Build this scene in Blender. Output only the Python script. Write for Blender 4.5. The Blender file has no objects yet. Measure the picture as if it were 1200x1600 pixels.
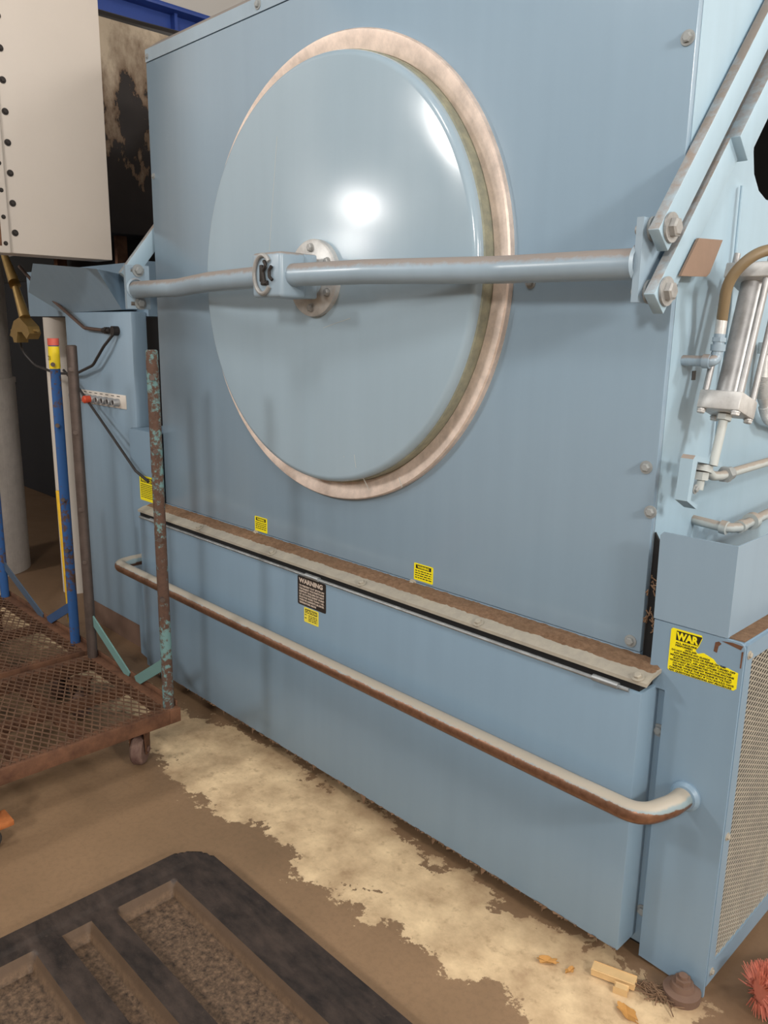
import bpy, bmesh, math, random
from mathutils import Vector, Matrix, Quaternion
random.seed(7)
SC = bpy.context.scene
COL = SC.collection
# ------------------------------------------------------------------ camera
def lin(r, g, b):
    f = lambda c: (c/12.92 if c <= .04045 else ((c+.055)/1.055)**2.4)
    return (f(r/255), f(g/255), f(b/255), 1)
F_PX, YAW, PITCH, ROLL = 1257.92, 0.794272, 0.223624, 0.0155904
CAM = Vector((0.89294, -1.78, 1.6))
cd = bpy.data.cameras.new('camera'); cam = bpy.data.objects.new('camera', cd); COL.objects.link(cam)
cd.sensor_fit = 'HORIZONTAL'; cd.sensor_width = 36.0; cd.lens = F_PX*36.0/1200.0; cd.clip_start = .02; cd.clip_end = 100
fw = Vector((-math.sin(YAW)*math.cos(PITCH), math.cos(YAW)*math.cos(PITCH), -math.sin(PITCH)))
rt = Vector((math.cos(YAW), math.sin(YAW), 0)); up = rt.cross(fw)
r2 = rt*math.cos(ROLL)+up*math.sin(ROLL); u2 = -rt*math.sin(ROLL)+up*math.cos(ROLL)
M = Matrix((r2, u2, -fw)).transposed().to_4x4(); M.translation = CAM
cam.matrix_world = M
SC.camera = cam
# ------------------------------------------------------------------ world, lamps, exposure
w = bpy.data.worlds.new('world'); SC.world = w; w.use_nodes = True
w.node_tree.nodes['Background'].inputs[0].default_value = (.9, .95, 1, 1)
w.node_tree.nodes['Background'].inputs[1].default_value = .05
def lamp(name, loc, power, r=.2, color=(1, .965, .92)):
    l = bpy.data.lights.new(name, 'POINT'); l.energy = power; l.shadow_soft_size = r; l.color = color
    o = bpy.data.objects.new(name, l); COL.objects.link(o); o.location = loc
    return o
lamp('bay_lamp_a', (-3.95, -4.5, 3.6), 225, .34)
lamp('bay_lamp_b', (-9.5, -8.0, 3.6), 110, .17)
lamp('bay_lamp_c', (-14.2, -12.0, 3.6), 110, .17)
lamp('bay_lamp_d', (1.9, -4.8, 3.5), 315, .3)
lamp('bay_lamp_e', (-.6, -2.0, 4.3), 75, .3)
lamp('bay_lamp_f', (2.6, 1.1, 3.3), 130, .25)
lamp('fill_lamp_g', (4.1, -1.0, 2.9), 210, .25)  # unseen fill lamp added to brighten the faces turned right
SC.view_settings.view_transform = 'Standard'; SC.view_settings.look = 'None'
SC.view_settings.exposure = 0.54; SC.view_settings.gamma = 1.0; SC.view_settings.use_curve_mapping = False
try:
    SC.cycles.use_denoising = True
except Exception: pass
# ------------------------------------------------------------------ materials
class N:
    def __init__(s, name):
        s.m = bpy.data.materials.new(name); s.m.use_nodes = True; s.t = s.m.node_tree
        s.b = s.t.nodes['Principled BSDF']; s.co = None
    def new(s, kind, **kw):
        n = s.t.nodes.new(kind)
        for k, v in kw.items(): setattr(n, k, v)
        return n
    def link(s, a, b): s.t.links.new(a, b)
    def val(s, sock, v):
        if hasattr(v, 'is_linked') or isinstance(v, bpy.types.NodeSocket): s.link(v, sock)
        else: sock.default_value = v
    def coord(s):
        if not s.co: s.co = s.new('ShaderNodeNewGeometry')
        return s.co.outputs['Position']
    def normal(s):
        s.coord(); return s.co.outputs['Normal']
    def noise(s, scale, detail=4, rough=.55, vec=None, sc=None):
        n = s.new('ShaderNodeTexNoise'); n.inputs['Scale'].default_value = scale
        n.inputs['Detail'].default_value = detail; n.inputs['Roughness'].default_value = rough
        v = vec or s.coord()
        if sc:
            mp = s.new('ShaderNodeVectorMath', operation='MULTIPLY'); s.link(v, mp.inputs[0]); mp.inputs[1].default_value = sc; v = mp.outputs[0]
        s.link(v, n.inputs['Vector']); return n.outputs['Fac']
    def ramp(s, fac, stops):
        r = s.new('ShaderNodeMapRange'); r.clamp = True
        s.link(fac, r.inputs['Value']); r.inputs['From Min'].default_value = stops[0]; r.inputs['From Max'].default_value = stops[1]
        return r.outputs['Result']
    def math(s, op, a, b=0.0, clamp=False):
        n = s.new('ShaderNodeMath', operation=op); n.use_clamp = clamp
        s.val(n.inputs[0], a); s.val(n.inputs[1], b); return n.outputs[0]
    def mix(s, fac, a, b):
        n = s.new('ShaderNodeMix', data_type='RGBA'); s.val(n.inputs['Factor'], fac)
        s.val(n.inputs['A'] if False else n.inputs[6], a); s.val(n.inputs[7], b); return n.outputs[2]
    def sep(s, v):
        n = s.new('ShaderNodeSeparateXYZ'); s.link(v, n.inputs[0]); return n.outputs
    def bump(s, h, strength=.2, dist=.01):
        n = s.new('ShaderNodeBump'); n.inputs['Strength'].default_value = strength; n.inputs['Distance'].default_value = dist
        s.link(h, n.inputs['Height']); s.link(n.outputs[0], s.b.inputs['Normal'])
    def done(s, color, rough=.5, metal=0.0, spec=None):
        s.val(s.b.inputs['Base Color'], color); s.val(s.b.inputs['Roughness'], rough); s.val(s.b.inputs['Metallic'], metal)
        if spec is not None: s.b.inputs['Specular IOR Level'].default_value = spec
        return s.m
def dark(c, k): return (c[0]*k, c[1]*k, c[2]*k, 1)
DUST = lin(142, 123, 106)
def plain(name, c, rough=.5, metal=0.0, var=.12, scale=12, bump=.05):
    n = N(name); f = n.noise(scale, 5)
    m = n.done(n.mix(f, dark(c, 1-var), dark(c, 1+var)), rough, metal)
    if bump: n.bump(n.noise(scale*12, 3), bump, .002)
    return m
def paint(name, c, rough=.3, dust=0.0, peel=.0012, streak=.06):
    """sheet steel paint: faint streaks and blotches, optional dust lying on upward faces"""
    n = N(name)
    a = n.noise(1.6, 3, .5); b = n.noise(7, 3, .5, sc=(3.0, 3.0, .2))
    f = n.math('MULTIPLY', n.math('ADD', a, b), .5)
    col = n.mix(n.ramp(f, (.3, .7)), dark(c, 1-streak), dark(c, 1+streak))
    rg = n.math('ADD', n.math('MULTIPLY', n.noise(5, 4, .6), .12), rough-.06)
    if dust:
        z = n.sep(n.normal())[2]
        d = n.math('ADD', z, n.math('MULTIPLY', n.math('SUBTRACT', n.noise(30, 5, .7), .5), .7))
        d = n.math('MULTIPLY', n.ramp(d, (.3, .62)), dust)
        col = n.mix(d, col, DUST); rg = n.math('ADD', rg, n.math('MULTIPLY', d, .5))
    return n.done(col, rg)
BLUE = lin(134, 156, 173)
M_PANEL = paint('blue_grey_panel_paint', BLUE, .18, streak=.03)
M_DOOR = paint('blue_grey_door_paint', lin(152, 172, 185), .14, peel=.0006, streak=.03)
M_BASE = paint('blue_grey_base_paint', lin(125, 149, 168), .36, streak=.04)
M_BAR = paint('blue_grey_bar_paint', lin(144, 163, 177), .3, dust=.75)
M_SIDE = paint('blue_grey_side_paint', lin(152, 177, 192), .42, dust=.85)
M_CAB = paint('cabinet_paint', lin(130, 153, 171), .42)
M_PALE = paint('pale_primer_steel', lin(176, 182, 180), .5, dust=.7)
M_DUSTM = None
def dustmat():
    n = N('brown_lint_dust')
    f = n.noise(60, 6, .75); g = n.noise(6, 3)
    c = n.mix(n.ramp(f, (.3, .7)), lin(112, 86, 66), lin(158, 128, 103))
    c = n.mix(n.math('MULTIPLY', n.ramp(g, (.45, .7)), .5), c, lin(126, 104, 84))
    n.bump(n.noise(140, 5, .8), .9, .006)
    return n.done(c, .95, spec=.1)
M_DUSTM = dustmat()
def lipmat():
    n = N('dusty_pale_lip'); f = n.noise(20, 6, .7)
    return n.done(n.mix(n.ramp(f, (.3, .75)), lin(150, 145, 134), lin(176, 168, 152)), .6)
M_LIP = lipmat()
def steel(name, c, rough=.35, metal=1.0, brush=None):
    n = N(name); f = n.noise(18, 6, .7); 
    if brush: f = n.math('MULTIPLY', n.math('ADD', f, n.noise(40, 4, .6, sc=brush)), .5)
    return n.done(n.mix(n.ramp(f, (.3, .7)), dark(c, .72), dark(c, 1.15)), n.math('ADD', n.math('MULTIPLY', f, .25), rough-.1), metal)
M_RING = steel('brushed_stainless_ring', lin(224, 206, 193), .42, .35)
M_GALV = steel('mottled_galvanised', lin(196, 196, 194), .4, .3)
M_BOLT = steel('zinc_bolt', lin(160, 160, 158), .42, .3)
M_DBOLT = plain('dusty_bolt', lin(142, 146, 146), .55, 0, .15, 60)
M_DUSTPL = plain('dusty_plate_paint', lin(132, 110, 94), .85, 0, .08, 40)
M_BLACK = plain('black_void', lin(16, 15, 15), .9)
M_DARKST = plain('dark_iron', lin(48, 43, 40), .6, .4, .3)
M_CHROME = steel('cylinder_aluminium', lin(172, 172, 172), .4, .4)
M_HINGE = steel('hinge_steel', lin(175, 180, 182), .4, .8)
def gasket():
    n = N('aged_rubber_gasket'); f = n.noise(25, 5, .7)
    return n.done(n.mix(n.ramp(f, (.35, .7)), lin(120, 124, 112), lin(152, 152, 130)), .6)
M_GASKET = gasket()
def railmat():
    n = N('worn_rail_paint')
    nn = n.sep(n.normal())
    wv = n.math('SUBTRACT', n.math('MULTIPLY', nn[1], -.75), nn[2])
    wv = n.math('ADD', wv, n.math('MULTIPLY', n.math('SUBTRACT', n.noise(26, 7, .75), .5), .9))
    wf = n.ramp(wv, (.0, .1))
    top = n.math('ADD', nn[2], n.math('MULTIPLY', n.math('SUBTRACT', n.noise(40, 5), .5), .4))
    c = n.mix(n.ramp(top, (.5, .7)), lin(132, 150, 155), lin(168, 160, 146))
    c = n.mix(wf, c, n.mix(n.noise(70, 4), lin(88, 58, 42), lin(150, 112, 88)))
    return n.done(c, n.math('SUBTRACT', .48, n.math('MULTIPLY', wf, .1)), n.math('MULTIPLY', wf, .55))
M_RAIL = railmat()
def rusty(name, paintc, amount, rough=.75):
    n = N(name)
    f = n.noise(46, 8, .75); g = n.noise(6, 3, .5)
    v = n.math('ADD', n.math('MULTIPLY', f, .7), n.math('MULTIPLY', g, .5))
    mask = n.ramp(v, (.6+.25-amount*.5, .66+.25-amount*.5))
    rust = n.mix(n.noise(60, 6, .7), lin(62, 46, 40), lin(108, 82, 68))
    n.bump(n.noise(120, 5, .8), .35, .003)
    return n.done(n.mix(mask, rust, paintc), rough, 0.0, .3)
M_TEAL = rusty('chipped_teal_paint', lin(104, 138, 138), .5)
M_TEALSTRAP = rusty('teal_strap_paint', lin(106, 140, 136), 1.0)
M_POST = steel('bare_dark_pipe', lin(96, 84, 78), .5, .55)
M_BLUEPOST = rusty('chipped_blue_paint', lin(46, 86, 140), .68)
M_NAVY = plain('navy_strap_paint', lin(72, 88, 106), .5)
M_NAVY2 = plain('blue_strap_paint', lin(52, 82, 122), .5)
def rustm(name, a, b):
    n = N(name); f = n.noise(14, 8, .7); n.bump(n.noise(110, 6, .8), .5, .003)
    return n.done(n.mix(n.ramp(f, (.3, .7)), a, b), .85, spec=.25)
M_RUST = rustm('rusty_deck_frame', lin(74, 50, 38), lin(122, 86, 64))
M_RUSTD = rustm('rusty_deck_mesh', lin(78, 57, 45), lin(118, 90, 70))
M_ORANGE = rustm('orange_rust_paint', lin(140, 80, 44), lin(190, 116, 66))
M_WHEEL = rustm('worn_caster_wheel', lin(84, 58, 54), lin(140, 116, 104))
M_YELLOW = plain('label_yellow', lin(238, 222, 22), .45, 0, .05, 30, 0)
M_YELLOW2 = plain('faded_label_yellow', lin(232, 216, 74), .45, 0, .05, 30, 0)
M_INK = plain('label_black_ink', lin(34, 30, 20), .5, 0, .1, 30, 0)
M_LBLACK = plain('label_black', lin(40, 34, 31), .45, 0, .1, 30, 0)
M_LWHITE = plain('label_pale_ink', lin(206, 190, 176), .5, 0, .05, 30, 0)
M_CREAM = plain('nameplate_aluminium', lin(214, 206, 196), .4, .1, .04)
M_RED = plain('red_button', lin(196, 74, 44), .35, 0, .15, 40)
M_YPAINT = plain('yellow_paint', lin(234, 206, 34), .5, 0, .1, 30)
M_LATH = plain('yellow_lath_paint', lin(226, 180, 36), .6, 0, .25, 30)
M_REDTAPE = plain('red_tape', lin(206, 92, 76), .5)
M_CABLE = plain('black_cable', lin(44, 40, 38), .55)
M_COPPER = plain('brown_tube', lin(92, 72, 62), .5, .3)
M_BRASS = plain('aged_brass', lin(150, 122, 72), .45, .5, .25, 40)
M_HOSE = plain('tan_rubber_hose', lin(122, 105, 78), .5, 0, .1, 20)
M_DUCT = plain('off_white_cabinet_paint', lin(196, 187, 177), .55, 0, .06, 3)
M_COLUMN = steel('galvanised_column', lin(196, 190, 184), .4, .3, brush=(8, 8, .1))
M_WPIPE = plain('cream_pipe', lin(214, 206, 196), .5, 0, .05)
M_BEAM = plain('blue_beam_paint', lin(46, 74, 150), .4, 0, .15, 4)
def peelmat():
    n = N('peeling_cream_paint'); z = n.sep(n.coord())[2]
    v = n.math('ADD', n.noise(5.5, 9, .66, sc=(1, 1, .55)), n.math('MULTIPLY', n.math('SUBTRACT', z, 2.66), .42))
    m = n.ramp(v, (.485, .495))
    st = n.mix(n.ramp(n.noise(3, 5), (.35, .65)), lin(176, 160, 138), lin(206, 190, 168))
    st = n.mix(n.ramp(v, (.72, .5)), st, lin(112, 90, 70))
    under = n.mix(n.noise(5, 5), lin(20, 17, 17), lin(58, 49, 46))
    n.bump(m, .6, .004)
    return n.done(n.mix(m, under, st), .7)
M_PEEL = peelmat()
def floormat():
    n = N('worn_painted_concrete')
    p = n.coord(); x, y, z = n.sep(p)
    big = n.noise(1.3, 5, .6); fine = n.noise(60, 5, .7); mid = n.noise(7, 6, .65)
    base = n.mix(n.ramp(big, (.3, .7)), lin(126, 102, 77), lin(152, 123, 94))
    base = n.mix(n.math('MULTIPLY', n.ramp(fine, (.45, .75)), .35), base, lin(98, 80, 62))
    # bare, pale concrete where the floor paint has flaked along the machine
    edge = n.math('MULTIPLY', n.math('ABSOLUTE', n.math('ADD', y, .26)), 2.3)
    pm = n.math('SUBTRACT', n.math('ADD', n.math('MULTIPLY', n.noise(2.6, 10, .7), 1.5), -.27), edge)
    pm = n.math('ADD', pm, n.math('MULTIPLY', n.math('SUBTRACT', n.noise(11, 8, .7), .5), .55))
    pm = n.math('ADD', pm, n.math('MULTIPLY', n.ramp(x, (-2.3, -1.5)), .28))
    pm = n.math('SUBTRACT', pm, n.math('MULTIPLY', n.ramp(x, (-.75, .0)), .11))
    mask = n.ramp(pm, (.315, .335))
    bare = n.mix(n.ramp(mid, (.32, .68)), lin(178, 150, 116), lin(236, 209, 167))
    bare = n.mix(n.math('MULTIPLY', n.ramp(n.noise(24, 6, .7), (.55, .7)), .5), bare, lin(140, 112, 82))
    c = n.mix(mask, base, bare)
    c = n.mix(n.math('MULTIPLY', n.ramp(y, (-.2, -.05)), .6), c, lin(104, 80, 60))  # dirtier brown band that also paints in the shade under the machine
    h = n.math('SUBTRACT', n.math('MULTIPLY', n.noise(40, 5), .4), n.math('MULTIPLY', mask, .25))
    n.bump(h, .35, .004)
    return n.done(c, n.math('ADD', n.math('MULTIPLY', mid, .2), .42), spec=.35)
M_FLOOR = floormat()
def traymat():
    n = N('scuffed_black_plastic'); p = n.coord(); z = n.sep(p)[2]
    f = n.noise(9, 8, .72, sc=(1, 2.2, 1)); g = n.noise(45, 7, .75)
    c = n.mix(n.ramp(f, (.35, .72)), lin(32, 27, 25), lin(72, 60, 53))
    c = n.mix(n.math('MULTIPLY', n.ramp(g, (.6, .75)), .35), c, lin(110, 94, 82))
    low = n.ramp(n.math('ADD', z, n.math('MULTIPLY', n.math('SUBTRACT', g, .5), .012)), (.03, .018))
    deb = n.mix(n.ramp(n.noise(60, 7, .8), (.35, .68)), lin(46, 38, 33), lin(124, 101, 80))
    c = n.mix(low, c, deb)
    nz = n.sep(n.normal())[2]
    sl = n.math('MULTIPLY', n.ramp(n.math('ADD', nz, n.math('MULTIPLY', g, .25)), (.98, .55)), n.ramp(z, (.0, .012)))
    c = n.mix(n.math('MULTIPLY', sl, .5), c, lin(120, 96, 74))
    n.bump(n.noise(160, 4, .7), .25, .002)
    return n.done(c, n.math('ADD', n.math('MULTIPLY', f, .25), .4), spec=.4)
M_TRAY = traymat()
M_WALL = plain('plaster_wall', lin(196, 192, 186), .8, 0, .05, 2)
M_CEIL = plain('ceiling_board', lin(120, 120, 122), .85, 0, .05, 2)
M_WOOD = plain('splintered_wood', lin(206, 172, 122), .7, 0, .15, 40)
M_LEAF = plain('dry_leaf', lin(184, 134, 70), .7, 0, .2, 60)
M_BRISTLE = plain('coral_bristles', lin(190, 108, 88), .6, 0, .2, 60)
M_LINT = plain('hanging_lint', lin(120, 94, 72), .95, 0, .35, 60)
M_NAVYM = plain('gloom_darkened_navy', lin(26, 28, 34), .7, 0, .2, 6)  # navy darkened in its colour to carry the gloom at the back left
M_RUSTBASE = plain('rusted_cabinet_foot', lin(108, 84, 70), .8, 0, .3, 14)
# ------------------------------------------------------------------ mesh helpers
def fillet(pts, rad, n=6):
    pts = [Vector(p) for p in pts]; out = [pts[0]]
    for a, b, c in zip(pts[:-2], pts[1:-1], pts[2:]):
        d1 = (a-b).normalized(); d2 = (c-b).normalized(); ang = d1.angle(d2)
        t = min(rad/math.tan(ang/2), (a-b).length*.49, (c-b).length*.49)
        p1 = b+d1*t; p2 = b+d2*t
        for i in range(n+1):
            s = i/n; out.append(p1*(1-s)**2+b*2*s*(1-s)+p2*s*s)
    out.append(pts[-1]); return out
class MB:
    def __init__(s): s.bm = bmesh.new()
    def box(s, x0, x1, y0, y1, z0, z1, bev=0.0, seg=2):
        g = bmesh.ops.create_cube(s.bm, size=1.0)['verts']
        for v in g:
            v.co = Vector((x0 if v.co.x < 0 else x1, y0 if v.co.y < 0 else y1, z0 if v.co.z < 0 else z1))
        if bev:
            es = list({e for v in g for e in v.link_edges})
            bmesh.ops.bevel(s.bm, geom=es, offset=bev, segments=seg, affect='EDGES', profile=.5)
        return s
    def obox(s, c, size, rot, bev=0.0):
        g = bmesh.ops.create_cube(s.bm, size=1.0)['verts']; c = Vector(c)
        for v in g: v.co = c+rot @ Vector((v.co.x*size[0], v.co.y*size[1], v.co.z*size[2]))
        if bev:
            es = list({e for v in g for e in v.link_edges})
            bmesh.ops.bevel(s.bm, geom=es, offset=bev, segments=2, affect='EDGES', profile=.5)
        return s
    def bar(s, a, b, wd, th, side=(1, 0, 0), bev=0.0):
        """rectangular bar from a to b; th along 'side', wd across"""
        a = Vector(a); b = Vector(b); d = (b-a).normalized(); sd = Vector(side); sd = (sd-d*sd.dot(d)).normalized(); cr = d.cross(sd)
        rot = Matrix((sd, cr, d)).transposed()
        return s.obox((a+b)/2, (th, wd, (b-a).length), rot, bev)
    def cyl(s, a, b, r, seg=20, r2=None, caps=True):
        a = Vector(a); b = Vector(b); r2 = r if r2 is None else r2
        q = (b-a).normalized().to_track_quat('Z', 'Y')
        A = []; B = []
        for i in range(seg):
            t = 2*math.pi*i/seg; v = Vector((math.cos(t), math.sin(t), 0))
            A.append(s.bm.verts.new(a+q @ (v*r))); B.append(s.bm.verts.new(b+q @ (v*r2)))
        for i in range(seg):
            j = (i+1) % seg; s.bm.faces.new((A[i], A[j], B[j], B[i]))
        if caps: s.bm.faces.new(A[::-1]); s.bm.faces.new(B)
        return s
    def tube(s, path, r, seg=14):
        path = [Vector(p) for p in path]; rings = []
        t0 = (path[1]-path[0]).normalized(); nrm = t0.orthogonal().normalized()
        for i, p in enumerate(path):
            if i == 0: t = t0
            elif i == len(path)-1: t = (path[i]-path[i-1]).normalized()
            else: t = ((path[i+1]-path[i]).normalized()+(path[i]-path[i-1]).normalized()).normalized()
            nrm = (nrm-t*nrm.dot(t)).normalized(); bn = t.cross(nrm)
            rr = r[i] if isinstance(r, (list, tuple)) else r
            rings.append([s.bm.verts.new(p+(nrm*math.cos(2*math.pi*k/seg)+bn*math.sin(2*math.pi*k/seg))*rr) for k in range(seg)])
        for A, B in zip(rings[:-1], rings[1:]):
            for k in range(seg):
                j = (k+1) % seg; s.bm.faces.new((A[k], A[j], B[j], B[k]))
        s.bm.faces.new(rings[0][::-1]); s.bm.faces.new(rings[-1]); return s
    def prism(s, poly, axis, a, b):
        """2-D polygon extruded along axis 'x' (poly = y,z), 'y' (x,z) or 'z' (x,y)"""
        def P(p, t): return Vector({'x': (t, p[0], p[1]), 'y': (p[0], t, p[1]), 'z': (p[0], p[1], t)}[axis])
        A = [s.bm.verts.new(P(p, a)) for p in poly]; B = [s.bm.verts.new(P(p, b)) for p in poly]; n = len(poly)
        s.bm.faces.new(A); s.bm.faces.new(B[::-1])
        for i in range(n):
            j = (i+1) % n; s.bm.faces.new((A[i], B[i], B[j], A[j]))
        return s
    def lathe(s, prof, c, seg=96, closed=False):
        """profile (radius, y) revolved about the Y axis through c=(x,z)"""
        rings = []
        for r, y in prof:
            if r < 1e-6: rings.append([s.bm.verts.new((c[0], y, c[1]))])
            else: rings.append([s.bm.verts.new((c[0]+r*math.cos(2*math.pi*k/seg), y, c[1]+r*math.sin(2*math.pi*k/seg))) for k in range(seg)])
        pairs = list(zip(rings[:-1], rings[1:]))
        if closed: pairs.append((rings[-1], rings[0]))
        for A, B in pairs:
            for k in range(seg):
                j = (k+1) % seg
                if len(A) == 1: s.bm.faces.new((A[0], B[j], B[k]))
                elif len(B) == 1: s.bm.faces.new((A[k], A[j], B[0]))
                else: s.bm.faces.new((A[k], A[j], B[j], B[k]))
        return s
    def mesh(s, name, mat, ang=35):
        bmesh.ops.recalc_face_normals(s.bm, faces=s.bm.faces)
        me = bpy.data.meshes.new(name); s.bm.to_mesh(me); s.bm.free()
        me.materials.append(mat)
        for p in me.polygons: p.use_smooth = True
        me.set_sharp_from_angle(angle=math.radians(ang))
        return me
    def build(s, name, mat, parent=None, ang=35, **kw):
        o = bpy.data.objects.new(name, s.mesh(name, mat, ang)); return place(o, parent, **kw)
def place(o, parent=None, label=None, cat=None, group=None, kind=None):
    COL.objects.link(o)
    if parent is not None:
        o.parent = parent; o.matrix_parent_inverse = parent.matrix_basis.inverted()
    for k, v in (('label', label), ('category', cat), ('group', group), ('kind', kind)):
        if v: o[k] = v
    return o
def thing(name, loc, label, cat, group=None):
    o = bpy.data.objects.new(name, None); o.location = loc; o.empty_display_size = .1
    return place(o, None, label, cat, group)
def structure(name, mb, mat): return mb.build(name, mat, kind='structure')
_bolt = {}
def bolt(parent, pos, nrm, r=.012, mat=None, name='bolt', washer=1.45):
    mat = mat or M_DBOLT; key = (mat.name, washer)
    if key not in _bolt:
        b = MB(); b.cyl((0, 0, 0), (0, 0, .25), washer, 20); b.cyl((0, 0, .25), (0, 0, .8), .95, 6); b.cyl((0, 0, .8), (0, 0, .95), .9, 6, .7)
        _bolt[key] = b.mesh('bolt', mat)
    o = bpy.data.objects.new(name, _bolt[key])
    q = Vector(nrm).normalized().to_track_quat('Z', 'Y')
    o.matrix_basis = Matrix.Translation(pos) @ q.to_matrix().to_4x4() @ Matrix.Scale(r, 4)
    return place(o, parent)
def text_mesh(body, size, x, z, y, align='LEFT', bold=0.0, squeeze=1.0, face='-y', depth=.0004):
    """lettering standing on the plane Y=y, reading along +X, baseline at z"""
    c = bpy.data.curves.new('lettering', 'FONT'); c.body = body; c.size = size; c.align_x = align; c.offset = bold; c.extrude = depth; c.resolution_u = 3
    o = bpy.data.objects.new('tmp', c); me = bpy.data.meshes.new_from_object(o)
    bpy.data.objects.remove(o)
    for v in me.vertices:
        v.co = Vector((x+v.co.x*squeeze, y-v.co.z, z+v.co.y))
    return me
def lettering(parent, items, mat, name='lettering'):
    bm = bmesh.new()
    for me in items: bm.from_mesh(me)
    me = bpy.data.meshes.new(name); bm.to_mesh(me); bm.free(); me.materials.clear(); me.materials.append(mat)
    for p in me.polygons: p.material_index = 0
    return place(bpy.data.objects.new(name, me), parent, kind='stuff')
def fit_text(body, height, x0, x1, z, y, bold=0.0, align='LEFT', maxsq=1.15):
    me = text_mesh(body, height/.7, 0, 0, 0, 'LEFT', bold)
    xs = [v.co.x for v in me.vertices]; wd = max(xs)-min(xs); bpy.data.meshes.remove(me)
    sq = min((x1-x0)/wd, maxsq)
    off = x0 if align == 'LEFT' else (x0+x1-wd*sq)/2
    return text_mesh(body, height/.7, off, z, y, 'LEFT', bold, sq)
def line_mesh(x0, x1, z, h, y):
    """an illegible printed line: short dashes"""
    b = MB(); x = x0
    while x < x1-.001:
        l = min(random.uniform(.006, .016), x1-x); b.box(x, x+l, y-.0004, y, z, z+h); x += l+.003
    me = bpy.data.meshes.new('dash'); b.bm.to_mesh(me); b.bm.free(); return me
# ------------------------------------------------------------------ setting
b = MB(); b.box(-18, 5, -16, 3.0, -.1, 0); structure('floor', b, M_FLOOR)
b = MB(); b.box(-18, 5, 2.9, 3.0, 0, 5.0); structure('wall_back', b, M_WALL)
b = MB(); b.box(-18.1, -18, -16, 3.0, 0, 5.0); structure('wall_left', b, M_WALL)
b = MB(); b.box(5, 5.1, -16, 3.0, 0, 5.0); structure('wall_right', b, M_WALL)
b = MB(); b.box(-18, 5, -16.1, -16, 0, 5.0); structure('wall_front', b, M_WALL)
b = MB(); b.box(-18, 5, -16, 3.0, 5.0, 5.1); structure('ceiling', b, M_CEIL)
# ------------------------------------------------------------------ the dryer
XL = -2.319; XC, ZC = -1.162, 1.753
D = thing('industrial_dryer', (XC, .5, 0), 'huge blue-grey industrial tumble dryer with a large round door', 'dryer')
b = MB(); b.box(XL, 0, 0, .02, .822, 2.622, .0025)
fp = b.build('front_panel', M_PANEL, D)
for x, z in ((-.018, 2.214), (-.026, 1.287), (-.027, .845), (-2.299, 2.197), (-.391, 1.723), (-.005, 1.181)):
    bolt(fp, (x, 0, z), (0, -1, 0), .011 if x > -2 else .008)
b = MB(); b.prism([(0, 2.6255), (0, 2.672), (.02, 2.688), (.075, 2.725), (.3, 2.74), (.3, 2.6255)], 'x', XL-.004, .004)
tt = b.build('top_trim', M_BAR, D); bolt(tt, (-1.557, 0, 2.65), (0, -1, 0), .011); bolt(tt, (XL+.012, 0, 2.645), (0, -1, 0), .007)
b = MB()
b.box(-.012, 0, .02, .352, .3, 2.62); b.box(-.012, 0, .352, 1.35, .3, 1.94); b.box(-.012, 0, .352, 1.35, 2.42, 2.62)
b.prism([(.352, 1.94), (.46, 1.94), (.41, 1.955), (.37, 1.99), (.352, 2.04)], 'x', -.012, 0)
b.build('side_panel', M_SIDE, D)
b = MB(); b.box(XL, XL+.012, .02, 1.35, .3, 2.62); b.build('side_panel', M_CAB, D)
b = MB(); b.box(XL+.012, -.012, 1.34, 1.35, .1, 2.62); b.box(XL+.012, -.012, .3, 1.35, 2.6, 2.62); b.box(XL+.3, -.3, .45, .46, .3, 2.6); b.build('inner_shell', M_BLACK, D)
b = MB(); b.box(XL, 0, .0, .02, .772, .8205); b.build('lower_panel_strip', M_PANEL, D)
# door ring, door, gasket
c = (XC, ZC)
b = MB(); b.lathe([(.717, .0), (.717, -.018), (.713, -.023), (.706, -.022), (.69, -.018), (.658, -.010), (.650, .0)], c, 128, True)
b.build('door_ring', M_RING, D)
def door_y(r):
    if r <= .632: return -.078+.002*(r/.632)**2
    t = min(1, (r-.632)/.02); return -.076+.02*(1-math.sqrt(max(0, 1-t*t)))
prof = [(.0, -.078)]+[(.632*i/8, door_y(.632*i/8)) for i in range(1, 9)]
for i in range(1, 11):
    a = i/10*math.pi/2; prof.append((.632+.02*math.sin(a), -.056-.02*math.cos(a)))
prof += [(.652, -.044), (.0, -.044)]
b = MB(); b.lathe(prof, c, 160); dr = b.build('door', M_DOOR, D, 50)
b = MB(); b.lathe([(.646, -.002), (.656, -.006), (.656, -.045), (.652, -.048), (.62, -.048), (.62, -.002)], c, 128, True); b.build('gasket', M_GASKET, dr)
# scratches: fine pale grooves in the door paint
b = MB()
for pts in ([(-.98, 1.21), (-.972, 1.17), (-.955, 1.13), (-.93, 1.1)], [(-1.03, 1.2), (-1.02, 1.12)], [(-.85, 1.22), (-.835, 1.19)], [(-.8, 1.16), (-.785, 1.13)], [(-1.36, 2.2), (-1.41, 1.85)], [(-1.13, 1.6), (-1.07, 1.615), (-1.0, 1.63)]):
    for (x0, z0), (x1, z1) in zip(pts[:-1], pts[1:]):
        def yy(x, z):
            return door_y(math.hypot(x-XC, z-ZC))
        b.bar((x0, yy(x0, z0), z0), (x1, yy(x1, z1), z1), .0016, .0012, (0, 1, 0))
b.build('scratches', M_PALE, dr, kind='stuff')
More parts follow.
